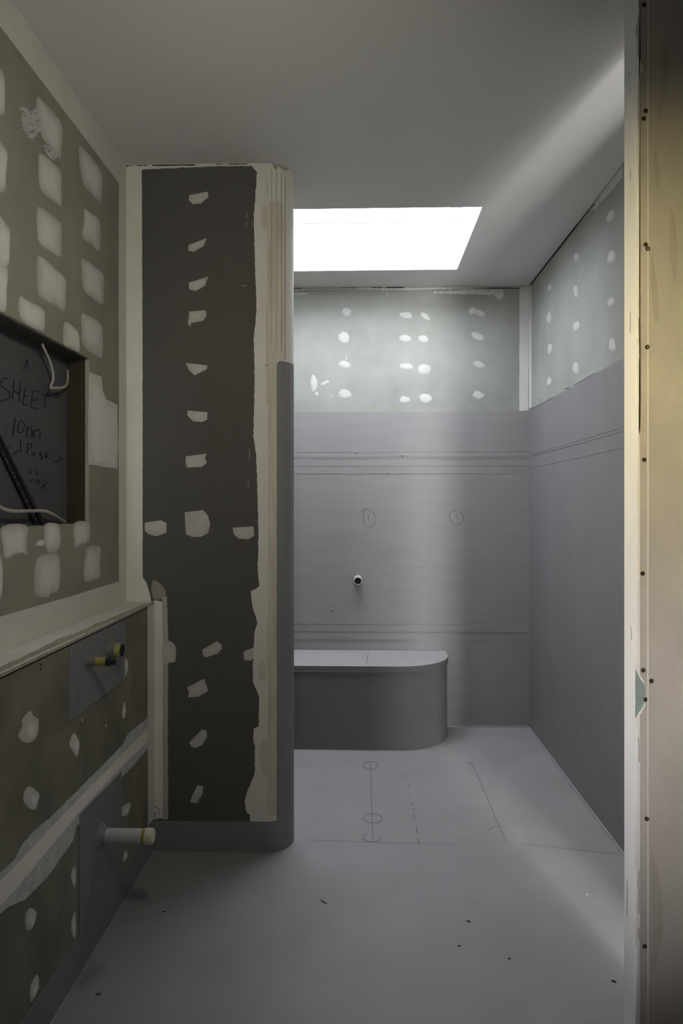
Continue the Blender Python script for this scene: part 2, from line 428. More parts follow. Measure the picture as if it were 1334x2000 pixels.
# ================================================================== coatings of the left wall
A = lambda pts: crop(0, 100, 5.336, pts)
B = lambda pts: crop(0, 380, 5.336, pts)
Cc = lambda pts: crop(0, 980, 5.336, pts)
S25 = (.28, .58, .95, 1.05)
for f, pts in (
  (A, [(-30, 170), (45, 260), (52, 420), (48, 640), (20, 660), (-30, 640)]),
  (A, [(385, 480), (440, 510), (560, 640), (640, 750), (650, 900), (635, 1110), (600, 1095), (480, 960), (420, 850), (380, 640)]),
  (A, [(-30, 940), (70, 1040), (75, 1150), (60, 1300), (50, 1450), (-30, 1430)]),
  (A, [(420, 1060), (540, 1150), (635, 1260), (640, 1450), (638, 1610), (560, 1570), (430, 1460), (400, 1330), (400, 1150)]),
  (A, [(830, 985), (900, 1050), (1000, 1160), (1065, 1290), (1065, 1450), (1050, 1570), (960, 1500), (870, 1390), (835, 1240), (820, 1080)]),
  (B, [(-40, 215), (80, 330), (105, 390), (100, 560), (85, 745), (-40, 735)]),
  (B, [(400, 130), (480, 170), (630, 300), (645, 480), (630, 650), (520, 590), (410, 510), (385, 380), (380, 190)]),
  (B, [(880, 150), (960, 200), (1030, 260), (1050, 380), (1040, 590), (960, 530), (858, 450), (865, 330), (875, 230)]),
  (B, [(-40, 735), (80, 765), (70, 1000), (60, 1210), (-40, 1160)]),
  (B, [(400, 640), (470, 670), (580, 780), (685, 880), (685, 1050), (670, 1215), (560, 1150), (405, 1055), (385, 860), (382, 700)]),
  (B, [(850, 665), (930, 705), (1040, 790), (1085, 855), (1082, 1000), (1070, 1145), (960, 1080), (880, 1010), (852, 900), (848, 760)]),
  (B, [(200, 1065), (280, 1100), (440, 1185), (470, 1280), (460, 1420), (420, 1415), (300, 1365), (200, 1260)]),
  (B, [(670, 1325), (770, 1380), (815, 1430), (832, 1540), (825, 1640), (740, 1600), (660, 1555)]),
  (B, [(850, 1240), (940, 1270), (1040, 1340), (1070, 1420), (1065, 1700), (960, 1655), (890, 1610), (850, 1520), (845, 1350)]),
  (Cc, [(20, 255), (275, 245), (280, 400), (285, 550), (270, 525), (160, 550), (45, 590), (30, 450)]),
  (Cc, [(470, 232), (600, 228), (628, 300), (630, 450), (580, 525), (500, 525), (465, 440), (460, 350)]),
  (Cc, [(770, 222), (930, 215), (938, 370), (920, 420), (850, 445), (785, 475), (770, 400)]),
  (Cc, [(400, 570), (520, 535), (600, 545), (625, 640), (630, 780), (610, 920), (520, 965), (500, 995), (390, 990), (355, 930), (350, 780), (365, 650)]),
  (Cc, [(910, 470), (1040, 465), (1045, 620), (1040, 790), (960, 820), (890, 840), (868, 760), (870, 640), (890, 560)]),
  (Cc, [(-20, 550), (20, 600), (28, 750), (20, 960), (-20, 1030)]),
  (Cc, [(370, 440), (400, 400), (455, 395), (455, 458), (390, 462)])):
    dab('UL', f(pts), M['p_ul'], wall_left, soft=S25, jit=.012)
sheet('UL', crop(0, 560, 3.031, [(528, 506), (600, 535), (610, 655), (695, 700), (695, 1078), (610, 1065), (526, 1050), (522, 900), (522, 760), (527, 650)]), M['set'], wall_left, 'joint_compound', .0008, (3, .5))
dab('UL', crop(0, 560, 3.031, [(548, 560), (600, 600), (640, 690), (690, 730), (693, 1050), (610, 1040), (545, 1030), (536, 850), (536, 700)]), M['paperw'], wall_left, t=.0022, soft=(.1, .8, 1, 1))
# half-scraped filler beside the topmost patch
def scrape(f, pl, pts, parent, mat, n):
    bm = bmesh.new()
    xs = [p[0] for p in pts]; ys = [p[1] for p in pts]
    import mathutils
    k = 0
    while k < n:
        x, y = random.uniform(min(xs), max(xs)), random.uniform(min(ys), max(ys))
        inside = False
        for i in range(len(pts)):
            (xa, ya), (xb, yb) = pts[i], pts[i - 1]
            if (ya > y) != (yb > y) and x < (xb - xa) * (y - ya) / (yb - ya) + xa: inside = not inside
        if not inside: continue
        k += 1
        a = random.uniform(-.9, .3); l = random.uniform(10, 55); wd = random.uniform(4, 16)
        dx, dy = math.cos(a) * l, -math.sin(a) * l; nx, ny = math.sin(a) * wd, math.cos(a) * wd
        q = [(x - dx, y - dy), (x + nx, y + ny), (x + dx, y + dy), (x - nx, y - ny)]
        off = random.uniform(.0012, .0030)
        vs = [bm.verts.new(P(pl, u, v, off)) for u, v in f(q)]
        c = bm.verts.new(P(pl, *f([(x, y)])[0], off + .0008))
        for i in range(4): bm.faces.new((vs[i], vs[(i + 1) % 4], c))
    o = link('scraped_filler', bm, mat, parent, recalc=False)
    for p in o.data.polygons:
        if p.normal.dot(PLANES[pl][2]) < 0: p.flip()
    return o
scrape(A, 'UL', [(215, 590), (260, 600), (330, 660), (350, 590), (385, 640), (410, 830), (350, 880), (330, 940), (270, 880), (230, 800), (215, 660)], wall_left, M['setr'], 150)
scrape(A, 'UL', [(470, 970), (520, 1010), (600, 1100), (540, 1130), (480, 1060)], wall_left, M['setr'], 36)
# square-set corners: ceiling line, vertical corner, foot above the ledge
rsheet('UL', YR, 2.303, 2.366, 2.399, M['set'], wall_left, 'joint_compound', .0014)
rsheet('UL', 2.298, .950, 2.366, 2.3029, M['set'], wall_left, 'corner_compound', .0014)
pts = [Vector((X0 + .0016, y, z)) for y, z in ((YR, .8722), (2.366, .8722), (2.366, .9499), (1.9, .951), (1.6, .955), (1.2, .955), (YR, .955))]
slab('joint_compound', pts, [], Vector((-.0015, 0, 0)), M['set'], wall_left)

# ---- lower left wall
D = lambda pts: crop(0, 1340, 4.169, pts)
E_ = lambda pts: crop(0, 1640, 4.169, pts)
G1 = lambda pts: crop(80, 1180, 5.336, pts)
for f, pts in (
  (D, [(240, 200), (270, 240), (310, 270), (312, 340), (290, 430), (215, 465), (150, 420), (160, 370), (185, 320), (175, 280)]),
  (D, [(598, 380), (640, 440), (645, 500), (628, 575), (605, 555), (575, 500), (562, 470)]),
  (D, [(230, 815), (300, 855), (318, 890), (300, 960), (288, 1005), (240, 1000), (190, 940), (195, 870)]),
  (D, [(1015, 120), (1025, 200), (1010, 265), (995, 250), (995, 180)]),
  (D, [(1055, 948), (1060, 980), (1040, 1040), (1010, 1065), (988, 1040), (995, 980)]),
  (D, [(1020, 1330), (1040, 1370), (1020, 1420), (1000, 1430), (1005, 1370)]),
  (D, [(612, 1455), (612, 1640), (580, 1580), (575, 1530)]),
  (E_, [(240, 555), (290, 580), (292, 620), (270, 700), (240, 742), (210, 720), (205, 620)]),
  (E_, [(612, 590), (615, 780), (600, 800), (580, 740), (578, 690), (590, 630)]),
  (E_, [(305, 1095), (315, 1200), (260, 1315), (245, 1300), (250, 1180)]),
  (G1, [(880, 560), (910, 620), (885, 745), (860, 700), (855, 600)])):
    dab('LL', f(pts), M['p_ll'], wall_low, soft=(.55, .62, .72, 1.15), jit=.02, smooth=2, spot=(.1, .05))
strokes('filler_run', 'LL', [G1([(965, 90), (958, 310)]), G1([(952, 620), (945, 1130)]), D([(1098, 1010), (1100, 1135)]), D([(663, 660), (655, 780)]), D([(590, 730), (588, 800)])], 1.6, M['p_ll'], wall_low)
# horizontal joint: rough compound bed with the paper tape on top
up = D([(-60, 1560), (0, 1520), (110, 1420), (180, 1290), (260, 1195), (450, 1030), (700, 780), (900, 580), (1010, 460), (1040, 390), (1110, 330), (1199, 262)])
lw = D([(1199, 512), (1080, 650), (957, 782), (900, 800), (615, 1150), (600, 1245)]) + E_([(420, 255), (320, 370), (200, 490), (80, 540), (0, 600), (-60, 650)])
sheet('LL', up + lw, M['setr'], wall_low, 'joint_compound', .0010, (5, 1.0))
sheet('LL', D([(-60, 1650), (0, 1590), (560, 1000), (1199, 340), (1199, 455), (950, 690), (620, 1050), (110, 1668), (60, 1720)]) + [(-14, 1785)], M['paper'], wall_low, 'joint_tape', .0018, (12, .4))
# corner at the nib
sheet('LL', [(288, 1179), (300.5, 1174), (300.5, 1598), (289, 1613)], M['set'], wall_low, 'corner_compound', .0014)
# grey membrane: around the basin pipes, around the waste pipe, along the floor
rsheet('LL', 1.674, .675, 2.07, .8595, M['mem'], wall_low, 'waterproof_membrane', .0012)
mp_ = [(1.733, .10), (2.04, .10), (2.04, .405), (1.733, .415)]
slab('waterproof_membrane', [Vector((-.727 + .0021, y, z)) for y, z in mp_], [], Vector((-.002, 0, 0)), M['mem'], wall_low)
rsheet('LL', YR, .0, 2.366, .105, M['mem'], wall_low, 'waterproof_membrane', .0022)
strokes('screw_hole', 'LL', [[(77, 1296), (80, 1299)], [(79, 1304), (80, 1308)]], 3.2, M['gap'], wall_low)
for u, v in ((158, 1348), (206, 1417), (160, 1406)): dab('LL', [(u, v - 3), (u + 1.5, v - 1), (u + 1, v + 3), (u - 1, v + 2)], M['p_ll'], wall_low, smooth=1)
strokes('pencil_mark', 'LL', [G1([(860, 800), (600, 1005), (380, 1140), (140, 1330)])], 1.4, M['pencil'], wall_low)
bm = bmesh.new(); add_box(bm, (-.7249, YR, 0), (-.7185, 2.366, .006)); link('sealant_fillet', bm, mottled('pale sealant', (.27, .27, .28), .5, .05, 9, .1, 60), wall_low)
# ledge cap between lower and upper wall
ledge = struct(box('trim_1', (X0 + .0017, YR, .8640), (-.7262, 2.366, .872), M['set'], None))
lp = ragged([(-30, 1318), (0, 1303), (60, 1276), (110, 1250), (150, 1236), (163, 1230), (180, 1222), (240, 1198), (288, 1178), (290, 1179), (240, 1203), (160, 1240), (80, 1275), (0, 1313), (-30, 1328)], 5, .8)
slab('torn_paper', [P('LEDGE', u, v, .0008) for u, v in lp], [], Vector((0, 0, -.00075)), M['kraft'], ledge)
bm = bmesh.new(); add_box(bm, (-.7262, YR, .8643), (-.7252, 2.366, .8712)); link('corner_bead', bm, M['kraft'], ledge)
bm = bmesh.new()
for i in range(40):
    y = 1.36 + i * .0165
    add_box(bm, (-.7253, y, .8668), (-.7249, y + random.uniform(.002, .008), .8684))
link('bead_perforations', bm, M['paper'], ledge)
bm = bmesh.new(); add_box(bm, (-.7276, YR, .8598), (-.7266, 2.366, .8642)); link('open_gap', bm, M['gap'], wall_low)

# ================================================================== recess contents
stud = tag(box('timber_stud', (-.8945, RY1 + .0005, RZ0 - .06), (X0 - .0125, RY1 + .045, RZ1 + .06), M['timber'], None, .0015), 'dark brown upright timber stud at the right side of the wall recess', 'stud')
nog = tag(box('timber_noggin', (-.8945, RY0 - .1, RZ1 + .001), (X0 - .0125, RY1, RZ1 + .040), M['soffit'], None, .0015), 'horizontal brown timber noggin forming the top of the wall recess', 'noggin')
nog2 = tag(box('timber_noggin', (-.8945, RY0 - .1, RZ0 - .040), (X0 - .0125, RY1, RZ0 - .001), M['soffit'], None, .0015), 'horizontal timber noggin forming the bottom sill of the wall recess', 'noggin')
R = lambda pts: crop(0, 600, 4.545, pts)
strokes('handwriting', 'REC', [R(q) for q in (
  [(65, 635), (30, 630), (8, 660), (15, 700), (60, 735), (88, 775), (70, 810), (-6, 842)],
  [(125, 650), (105, 820)], [(178, 668), (165, 835)], [(118, 740), (172, 775)],
  [(245, 715), (222, 722), (212, 780), (200, 850), (215, 866), (246, 866)], [(245, 790), (210, 790)],
  [(345, 745), (290, 752), (282, 810), (272, 875), (300, 898), (345, 905)], [(335, 815), (280, 830)],
  [(365, 775), (450, 792)], [(400, 782), (393, 895)])], 2.5, M['ink'], recess)
strokes('handwriting', 'REC', [R(q) for q in (
  [(132, 975), (112, 1150)], [(165, 1030), (158, 1090), (175, 1115), (205, 1090), (215, 1040), (190, 1012), (165, 1030)],
  [(240, 1055), (235, 1160)], [(238, 1090), (262, 1072), (283, 1090), (280, 1160)],
  [(298, 1165), (300, 1095)], [(300, 1105), (330, 1085), (354, 1105), (350, 1170)])], 2.5, M['ink'], recess)
strokes('handwriting', 'REC', [R(q) for q in (
  [(180, 1170), (184, 1290)], [(165, 1265), (110, 1310)], [(95, 1228), (60, 1262)],
  [(245, 1210), (240, 1300)], [(245, 1210), (275, 1215), (272, 1245), (244, 1260)],
  [(285, 1325), (287, 1296), (300, 1290), (310, 1322)],
  [(372, 1290), (348, 1302), (372, 1332), (348, 1362)], [(418, 1285), (402, 1345)], [(385, 1318), (425, 1330)],
  [(520, 1328), (543, 1350), (505, 1374), (470, 1358)])], 2.5, M['ink'], recess)
strokes('handwriting', 'REC', [R(q) for q in (
  [(282, 1440), (262, 1455), (262, 1475), (285, 1470)], [(316, 1452), (337, 1490)],
  [(252, 1528), (275, 1546), (297, 1524)], [(325, 1530), (318, 1560), (338, 1566), (347, 1542), (325, 1530)],
  [(372, 1535), (374, 1545)], [(358, 1606), (412, 1556)], [(378, 1568), (405, 1630)],
  [(205, 555), (240, 465), (240, 555)], [(50, 250), (130, 290)], [(160, 310), (205, 330)],
  [(470, 775), (500, 770), (530, 790), (505, 805), (475, 795)])], 2.5, M['ink'], recess)
# steel brace running down across the sheet
bt = thing('brace_strap', P('REC', 60, 1018), 'black diagonal steel brace strap crossing the dark sheet in the wall recess', 'brace')
PLANES['STRAP'] = (0, -.884, Vector((1, 0, 0)))
sl = [P('STRAP', u, v) for u, v in R([(-40, 1175), (0, 1258), (320, 1930), (405, 1930), (0, 1112), (-40, 1030)])]
adopt(slab('strap', sl, [], Vector((-.004, 0, 0)), M['black']), bt)
sl = [P('STRAP', u, v) + Vector((.006, 0, 0)) for u, v in R([(-40, 1108), (0, 1190), (358, 1930), (372, 1930), (0, 1165), (-40, 1085)])]
adopt(slab('rib', sl, [], Vector((-.0059, 0, 0)), M['black']), bt)
for x, y in [(25, 1302), (48, 1347), (62, 1372), (85, 1420), (112, 1470), (130, 1510), (152, 1552), (170, 1575), (207, 1650), (236, 1718), (262, 1778), (293, 1838), (318, 1880)]:
    bm = bmesh.new()
    bm.faces.new([bm.verts.new(P('STRAP', *R([(x + 4.5 * math.cos(k), y - 7 * math.sin(k))])[0], .0006)) for k in [i * math.pi / 4 for i in range(8)]])
    o = link('perforation', bm, M['zinc'], None, recalc=False)
    if o.data.polygons[0].normal.x < 0: o.data.flip_normals()
    adopt(o, bt)
def cab(pts, xs): # cable along pixels, each at its own depth in the recess
    out = []
    for (u, v), x in zip(pts, xs):
        PLANES['TMP'] = (0, x, Vector((1, 0, 0))); out.append(P('TMP', u, v))
    return out
tag(tube('electric_cable', cab(R([(375, 322), (392, 365), (440, 470), (470, 580), (470, 650), (448, 712), (500, 716), (555, 714), (590, 690), (602, 640), (600, 560)]),
    [-.862, -.862, -.865, -.868, -.868, -.866, -.868, -.872, -.878, -.884, -.890]), .0042, M['cable'], None, .6), 'pale electric cable looping down from the top of the wall recess', 'cable')
tag(tube('electric_cable', cab(R([(-60, 1745), (0, 1772), (40, 1795), (120, 1812), (240, 1810), (380, 1808), (440, 1825), (510, 1862), (578, 1908)]),
    [-.866, -.866, -.866, -.866, -.866, -.866, -.868, -.874, -.884]), .0046, M['cable'], None, .6), 'pale electric cable sagging across the bottom of the wall recess', 'cable')

# ================================================================== coatings of the nib wall
Fn = lambda pts: crop(260, 600, 4.169, pts)
Gn = lambda pts: crop(260, 1060, 3.924, pts)
Hn = lambda pts: crop(220, 280, 3.706, pts)
I1 = lambda pts: crop(0, 0, 2.3, pts)
J3 = lambda pts: crop(0, 1100, 2.223, pts)
SN = (.86, .86, .92, 1.1)
for f, pts in (
  (Hn, [(555, 375), (690, 350), (693, 390), (640, 435), (580, 440), (550, 410)]),
  (I1, [(848, 1100), (928, 1070), (915, 1105), (870, 1132), (845, 1125)]),
  (I1, [(848, 1270), (935, 1243), (920, 1285), (880, 1307), (850, 1300)]),
  (Fn, [(455, 35), (590, 25), (598, 70), (570, 110), (470, 130), (460, 160), (445, 120), (455, 80)]),
  (Fn, [(430, 455), (500, 460), (605, 475), (600, 505), (500, 555), (460, 520)]),
  (Fn, [(445, 842), (605, 855), (603, 915), (560, 935), (490, 930), (440, 880)]),
  (Fn, [(428, 1215), (600, 1192), (585, 1230), (600, 1265), (560, 1300), (440, 1305), (428, 1270)]),
  (Fn, [(95, 1755), (230, 1735), (272, 1760), (272, 1835), (190, 1865), (130, 1850), (95, 1820)]),
  (Fn, [(420, 1670), (570, 1652), (610, 1700), (628, 1770), (610, 1840), (550, 1870), (480, 1870), (430, 1850)]),
  (Fn, [(810, 1795), (980, 1785), (987, 1860), (940, 1890), (860, 1885), (820, 1850)]),
  (Gn, [(530, 820), (640, 755), (675, 775), (683, 810), (650, 850), (555, 880), (535, 860)]),
  (Gn, [(845, 835), (925, 800), (930, 880), (905, 905), (850, 900)]),
  (Gn, [(412, 1110), (545, 1040), (575, 1135), (500, 1180), (420, 1185), (430, 1150)]),
  (Gn, [(430, 1530), (530, 1430), (565, 1445), (565, 1490), (530, 1550), (470, 1575), (445, 1560)]),
  (J3, [(860, 962), (882, 970), (880, 1000), (855, 1042), (825, 1038), (835, 1005)])):
    dab('NIB', f(pts), M['p_nib'], wall_nib, soft=SN, jit=.0, smooth=1)
M['p_nib2'] = plaster_on('thin brown filler over charcoal board', NIBB, (.26, .24, .20))
dab('NIB', Gn([(150, 290), (190, 300), (240, 350), (245, 410), (175, 440), (140, 390)]), M['p_nib2'], wall_nib, soft=(.8, .9, 1, 1))
def nband(name, rows, mat, off, parent=wall_nib, cols=14, s_end=None, base=.0001):
    """vertical coat on the nib: rows = (v pixel, u left, u right or None) from top to bottom, z read on the front face"""
    bm = bmesh.new(); fr, bk = [], []
    for v, ul, ur in rows:
        z = P('NIB', 400, v).z if not isinstance(v, str) else float(v)
        z = min(z, H - .0005)
        s0 = nib_s(ul); s1 = nib_s(ur) if ur is not None else s_end
        fr.append([bm.verts.new(nib(s0 + (s1 - s0) * i / cols, z, off)) for i in range(cols + 1)])
        bk.append([bm.verts.new(nib(s0 + (s1 - s0) * i / cols, z, base)) for i in range(cols + 1)])
    for a, b_ in zip(fr, fr[1:]):
        for i in range(cols): bm.faces.new((a[i], a[i + 1], b_[i + 1], b_[i]))
    for i in range(len(rows) - 1):
        bm.faces.new((fr[i][0], fr[i + 1][0], bk[i + 1][0], bk[i][0])); bm.faces.new((fr[i][-1], bk[i][-1], bk[i + 1][-1], fr[i + 1][-1]))
    for i in range(cols):
        bm.faces.new((fr[0][i], bk[0][i], bk[0][i + 1], fr[0][i + 1])); bm.faces.new((fr[-1][i], fr[-1][i + 1], bk[-1][i + 1], bk[-1][i]))
    o = link(name, bm, mat, parent, False)
    for p in o.data.polygons: p.use_smooth = False
    return o
left = [(321, 493), (328, 494), (338, 502), (355, 501), (418, 496), (490, 497), (570, 500), (607, 501), (662, 496), (700, 497), (768, 497), (852, 495), (885, 500), (960, 503), (1056, 505), (1111, 503), (1144, 507), (1150, 499), (1154, 491), (1170, 491),
        (1190, 495), (1215, 503), (1233, 497), (1302, 494), (1330, 494), (1361, 507), (1417, 505), (1422, 496), (1442, 495), (1458, 498), (1508, 498), (1528, 490), (1545, 483), (1562, 478), (1575, 479), (1585, 482), (1590, 488), (1603, 488)]
def fine(tab, step):
    out = []
    for a, b_ in zip(tab, tab[1:]):
        n = max(1, int((b_[0] - a[0]) / step))
        for k in range(n):
            s = k / n
            out.append(tuple(x + (y - x) * s for x, y in zip(a, b_)))
    out.append(tab[-1]); return out
lf = fine(left, 5)
SB = SL + NR * 1.75
# plaster set over the front edge and round the upper end
rows = [(v, u + random.uniform(-.7, .7), 540 if v > 712 else None) for v, u in lf]
nband('joint_compound', [(v, ul, ur and 540.5 + random.uniform(-.8, .8)) for v, ul, ur in rows], M['set'], .0012, cols=26, s_end=SB)
# cream paper of the flexible board with its scored flutes
nband('board_paper', [(v, 521 + random.uniform(-.5, .5) + (2 if v < 420 else 0), 557) for v in range(395, 706, 6)], M['edge'], .0020, base=.00125)
nband('board_paper', [(v, 523 + random.uniform(-.7, .7), 539.8 + random.uniform(-.5, .5)) for v in range(690, 1600, 7)], M['edge'], .0019, base=.00125)
for u, v0, v1 in ((522, 352, 400), (530, 330, 690), (540, 330, 700), (549, 336, 690), (556.5, 342, 704), (521.5, 600, 800)):
    nband('scored_line', [(v, u - .55 + random.uniform(-.2, .2), u + .55) for v in range(v0, v1, 12)], M['kraft'], .0025, cols=2, base=.0013)
for u, v0, v1 in ((523, 1380, 1600), (531.5, 1200, 1600), (522, 1200, 1330)):
    nband('scored_line', [(v, u - .5 + random.uniform(-.2, .2), u + .5) for v in range(v0, v1, 12)], M['edge'], .0028, cols=2, base=.0013)
for v0, v1, ul, ur in ((402, 450, 510, 523), (1440, 1512, 506, 532), (1288, 1330, 504, 520)):
    nband('dried_filler', [(v0 + (v1 - v0) * k / 10, (ul + ur) / 2 - (ur - ul) / 2 * math.sqrt(max(.05, 1 - ((k - 5) / 5.2) ** 2)), (ul + ur) / 2 + (ur - ul) / 2 * math.sqrt(max(.05, 1 - ((k - 5) / 5.2) ** 2))) for k in range(11)], mottled('damp filler', (.50, .47, .40), .85, .05, 9, .05, 60), .0023, base=.0013)
# membrane round the end and along the foot
rows = [(704, 546, None), (706, 543, None), (709, 541, None), (716, 540, None)] + [(v, 540.2 + random.uniform(-.3, .3), None) for v in range(722, 1604, 9)] + [(1603.5, 540.2, None)]
nband('waterproof_membrane', rows, M['mem'], .0026, cols=36, s_end=SEND - .02)
zf = P('NIB', 400, 1603.5).z
bm = bmesh.new(); n_ = 60
s0 = -.726 + .90 + .0015
fr = [[bm.verts.new(nib(s0 + (SEND - .02 - s0) * i / n_, z, .0027)) for i in range(n_ + 1)] for z in (.0005, zf)]
bk = [bm.verts.new(nib(s0 + (SEND - .02 - s0) * i / n_, zf, .0001)) for i in range(n_ + 1)]
for i in range(n_):
    bm.faces.new((fr[0][i], fr[0][i + 1], fr[1][i + 1], fr[1][i])); bm.faces.new((fr[1][i], fr[1][i + 1], bk[i + 1], bk[i]))
link('waterproof_membrane', bm, M['mem'], wall_nib, False)
# set corner beside the left wall, lower and upper
sheet('NIB', ragged([(246.5, 327), (262, 326), (277, 328), (278.5, 700), (278.5, 1080), (279, 1128), (286, 1138), (293, 1160), (296, 1178), (246.5, 1178)], 9, .4), M['set'], wall_nib, 'corner_compound', .0016)
sheet('NIB', ragged([(300.5, 1172), (317, 1175), (318, 1300), (318, 1598), (300.5, 1600)], 9, .3), M['set'], wall_nib, 'corner_compound', .0016)
strokes('chipped_paint', 'NIB', [[(303, 1577), (306, 1574)], [(308, 1579), (312, 1581)], [(305, 1587), (302, 1591)], [(309, 1585), (312, 1588)], [(304, 1595), (306, 1594)], [(311, 1598), (315, 1600)], [(314, 1557), (315, 1558)]], 1.6, M['gap'], wall_nib, .0022, False)
M['p_thin'] = mottled('thin grey filler', (.36, .35, .32), .85, .08, 8, .05, 60)
sheet('NIB', ragged([(317, 1165), (326, 1165), (328.5, 1250), (328, 1420), (328.5, 1600), (317, 1600)], 9, .4), M['p_thin'], wall_nib, 'corner_compound', .0012)
dab('NIB', Gn([(250, 750), (315, 775), (328, 830), (322, 910), (270, 925), (240, 955), (228, 850)]), M['p_nib'], wall_nib, soft=(.75, .85, 1, 1), t=.003)
# plaster and open gap under the ceiling
sheet('NIB', ragged([(250, 322), (300, 320), (420, 317), (500, 316.5), (500, 324), (420, 325), (350, 328), (300, 330), (250, 332)], 5, .7), M['set'], wall_nib, 'joint_compound', .002)
for u0, u1, z0, z1 in ((297, 382, 2.3945, 2.3985), (250, 262, 2.396, 2.398), (268, 288, 2.3955, 2.3985), (422, 436, 2.3965, 2.3988), (446, 484, 2.3962, 2.3988)):
    x0_, x1_ = P('NIB', u0, 985).x, P('NIB', u1, 985).x
    n_ = 8; q = [Vector((x0_ + (x1_ - x0_) * k / n_, 2.368 - .0027, z1 - random.uniform(0, .0006))) for k in range(n_ + 1)] + [Vector((x0_ + (x1_ - x0_) * k / n_, 2.368 - .0027, z0 + random.uniform(-.0007, .0007))) for k in range(n_, -1, -1)]
    slab('open_gap', q, [], Vector((0, .0026, 0)), M['gap'], wall_nib)
nband('open_gap', [('2.3992', 531, 545), ('2.394', 532.5, 545), ('2.386', 534.5, 541), ('2.380', 535.5, 538)], M['kraft'], .0024, cols=8, base=.0013)
nband('open_gap', [('2.3992', 545, 562), ('2.393', 546, 561), ('2.386', 551, 556)], M['kraft'], .0024, cols=8, base=.0013)
strokes('pencil_mark', 'NIB', [Fn([(590, 1625), (660, 1570), (850, 1440), (1000, 1345)])], 1.6, M['pencil'], wall_nib)
strokes('pencil_mark', 'NIB', [Fn([(522, 560), (516, 900), (512, 1190)]), Fn([(526, 1310), (522, 1640)]), Fn([(522, 1880), (518, 1918)]), Gn([(488, 0), (486, 170)]), Fn([(300, 1780), (420, 1780)]), Fn([(640, 1785), (985, 1783)])], .8, M['pencil'], wall_nib)
K = lambda pts: crop(360, 900, 7.411, pts)
strokes('handwriting', 'NIB', [K(q) for q in ([(185, 200), (170, 330), (180, 430)], [(265, 240), (225, 330), (230, 410), (300, 425)], [(360, 320), (385, 330), (405, 385)], [(390, 125), (415, 160), (460, 300)],
   [(510, 120), (525, 170)], [(570, 150), (560, 310)], [(545, 215), (570, 262)], [(615, 150), (628, 245)], [(645, 250), (650, 200), (680, 195), (692, 240)], [(735, 130), (750, 185), (775, 130)])], 1.0, M['pencil'], wall_nib)
strokes('scratch', 'NIB', [[(482, 414), (482, 425)], [(482, 432), (481, 441)], [(492, 434), (493, 440)], Fn([(945, 1150), (950, 1235)]), Fn([(938, 1420), (938, 1480)]), [(470, 557), (482, 559)]], 1.0, M['p_thin'], wall_nib)

# ================================================================== back wall
rsheet('BACK', X0, 0, X1 - .001, 1.718, M['memv'], wall_back, 'waterproof_membrane', .0016)
bm = bmesh.new()
for v, u0, u1 in ((883, 560, 1031), (896, 560, 1031), (910, 560, 1031), (925, 560, 1000), (1218, 570, 900), (1234, 570, 1031), (1247, 570, 960), (1252, 570, 930)):
    a, b_ = P('BACK', u0, v), P('BACK', u1, v); add_box(bm, (a.x, YB - .0027, a.z - .0009), (b_.x, YB - .0015, a.z + .0006))
link('trowel_lines', bm, M['memv'], wall_back)
Bk = lambda pts: crop(560, 550, 2.722, pts)
def blob(cx, cy, a, b_, rot=0, n=9, j=.16):
    out = []
    for i in range(n):
        th = 2 * math.pi * i / n; r = 1 + random.uniform(-j, j)
        x, y = a / 2 * r * math.cos(th), b_ / 2 * r * math.sin(th); c, s = math.cos(rot), math.sin(rot)
        out.append((cx + x * c - y * s, cy + x * s + y * c))
    return out
for cx, cy, a, b_, r in ((318, 162, 45, 38, .2), (305, 297, 62, 48, .5), (305, 440, 58, 36, .2), (308, 597, 68, 40, .15), (632, 179, 62, 34, .1), (632, 303, 60, 35, .1), (637, 452, 62, 36, .1), (629, 628, 54, 33, .1),
     (737, 185, 54, 28, .75), (725, 305, 46, 36, .3), (730, 466, 62, 50, .2), (738, 621, 58, 40, .2), (1028, 168, 56, 32, .35), (990, 156, 40, 34, 0), (1018, 293, 70, 38, .35), (1022, 440, 60, 34, .35), (1020, 605, 60, 38, .2),
     (143, 540, 34, 82, -.1), (205, 540, 48, 20, -.4), (158, 597, 18, 24, 0)):
    dab('BACK', Bk(blob(cx, cy, a * 1.08, b_ * 1.12, r)), M['p_back'], wall_back, soft=(.6, .8, .95, 1), smooth=2, t=.002)
sheet('BACK', ragged(Bk([(780, 55), (880, 52), (950, 40), (1150, 42), (1155, 80), (1125, 100), (1100, 70), (900, 66), (780, 62)]), 4, 1.0), M['setr'], wall_back, 'joint_compound', .0012)
sheet('BACK', ragged(Bk([(28, 62), (115, 60), (116, 68), (60, 72), (28, 70)]), 4, .8), M['setr'], wall_back, 'joint_compound', .0012)
sheet('BACK', ragged(Bk([(20, 38), (300, 36), (620, 36), (900, 30), (1240, 26), (1240, 33), (900, 38), (640, 46), (620, 44), (300, 43), (20, 45)]), 4, .7), M['setr'], wall_back, 'joint_compound', .0016)
for q in ([(20, 36), (80, 34), (80, 38), (20, 40)], [(290, 31), (370, 30), (370, 33), (290, 34)], [(450, 30), (510, 29), (510, 33), (450, 34)], [(530, 28), (620, 28), (620, 34), (530, 34)], [(1000, 36), (1100, 32), (1240, 33), (1240, 37), (1100, 37)]):
    sheet('BACK', Bk(q), M['gap'], wall_back, 'open_gap', .0022)
strokes('filler_run', 'BACK', [Bk([(513, 25), (513, 55)]), Bk([(533, 42), (534, 74)]), Bk([(875, 30), (876, 52)]), Bk([(320, 392), (312, 424)]), Bk([(240, 600), (235, 622)])], 1.6, M['setr'], wall_back, .0018)
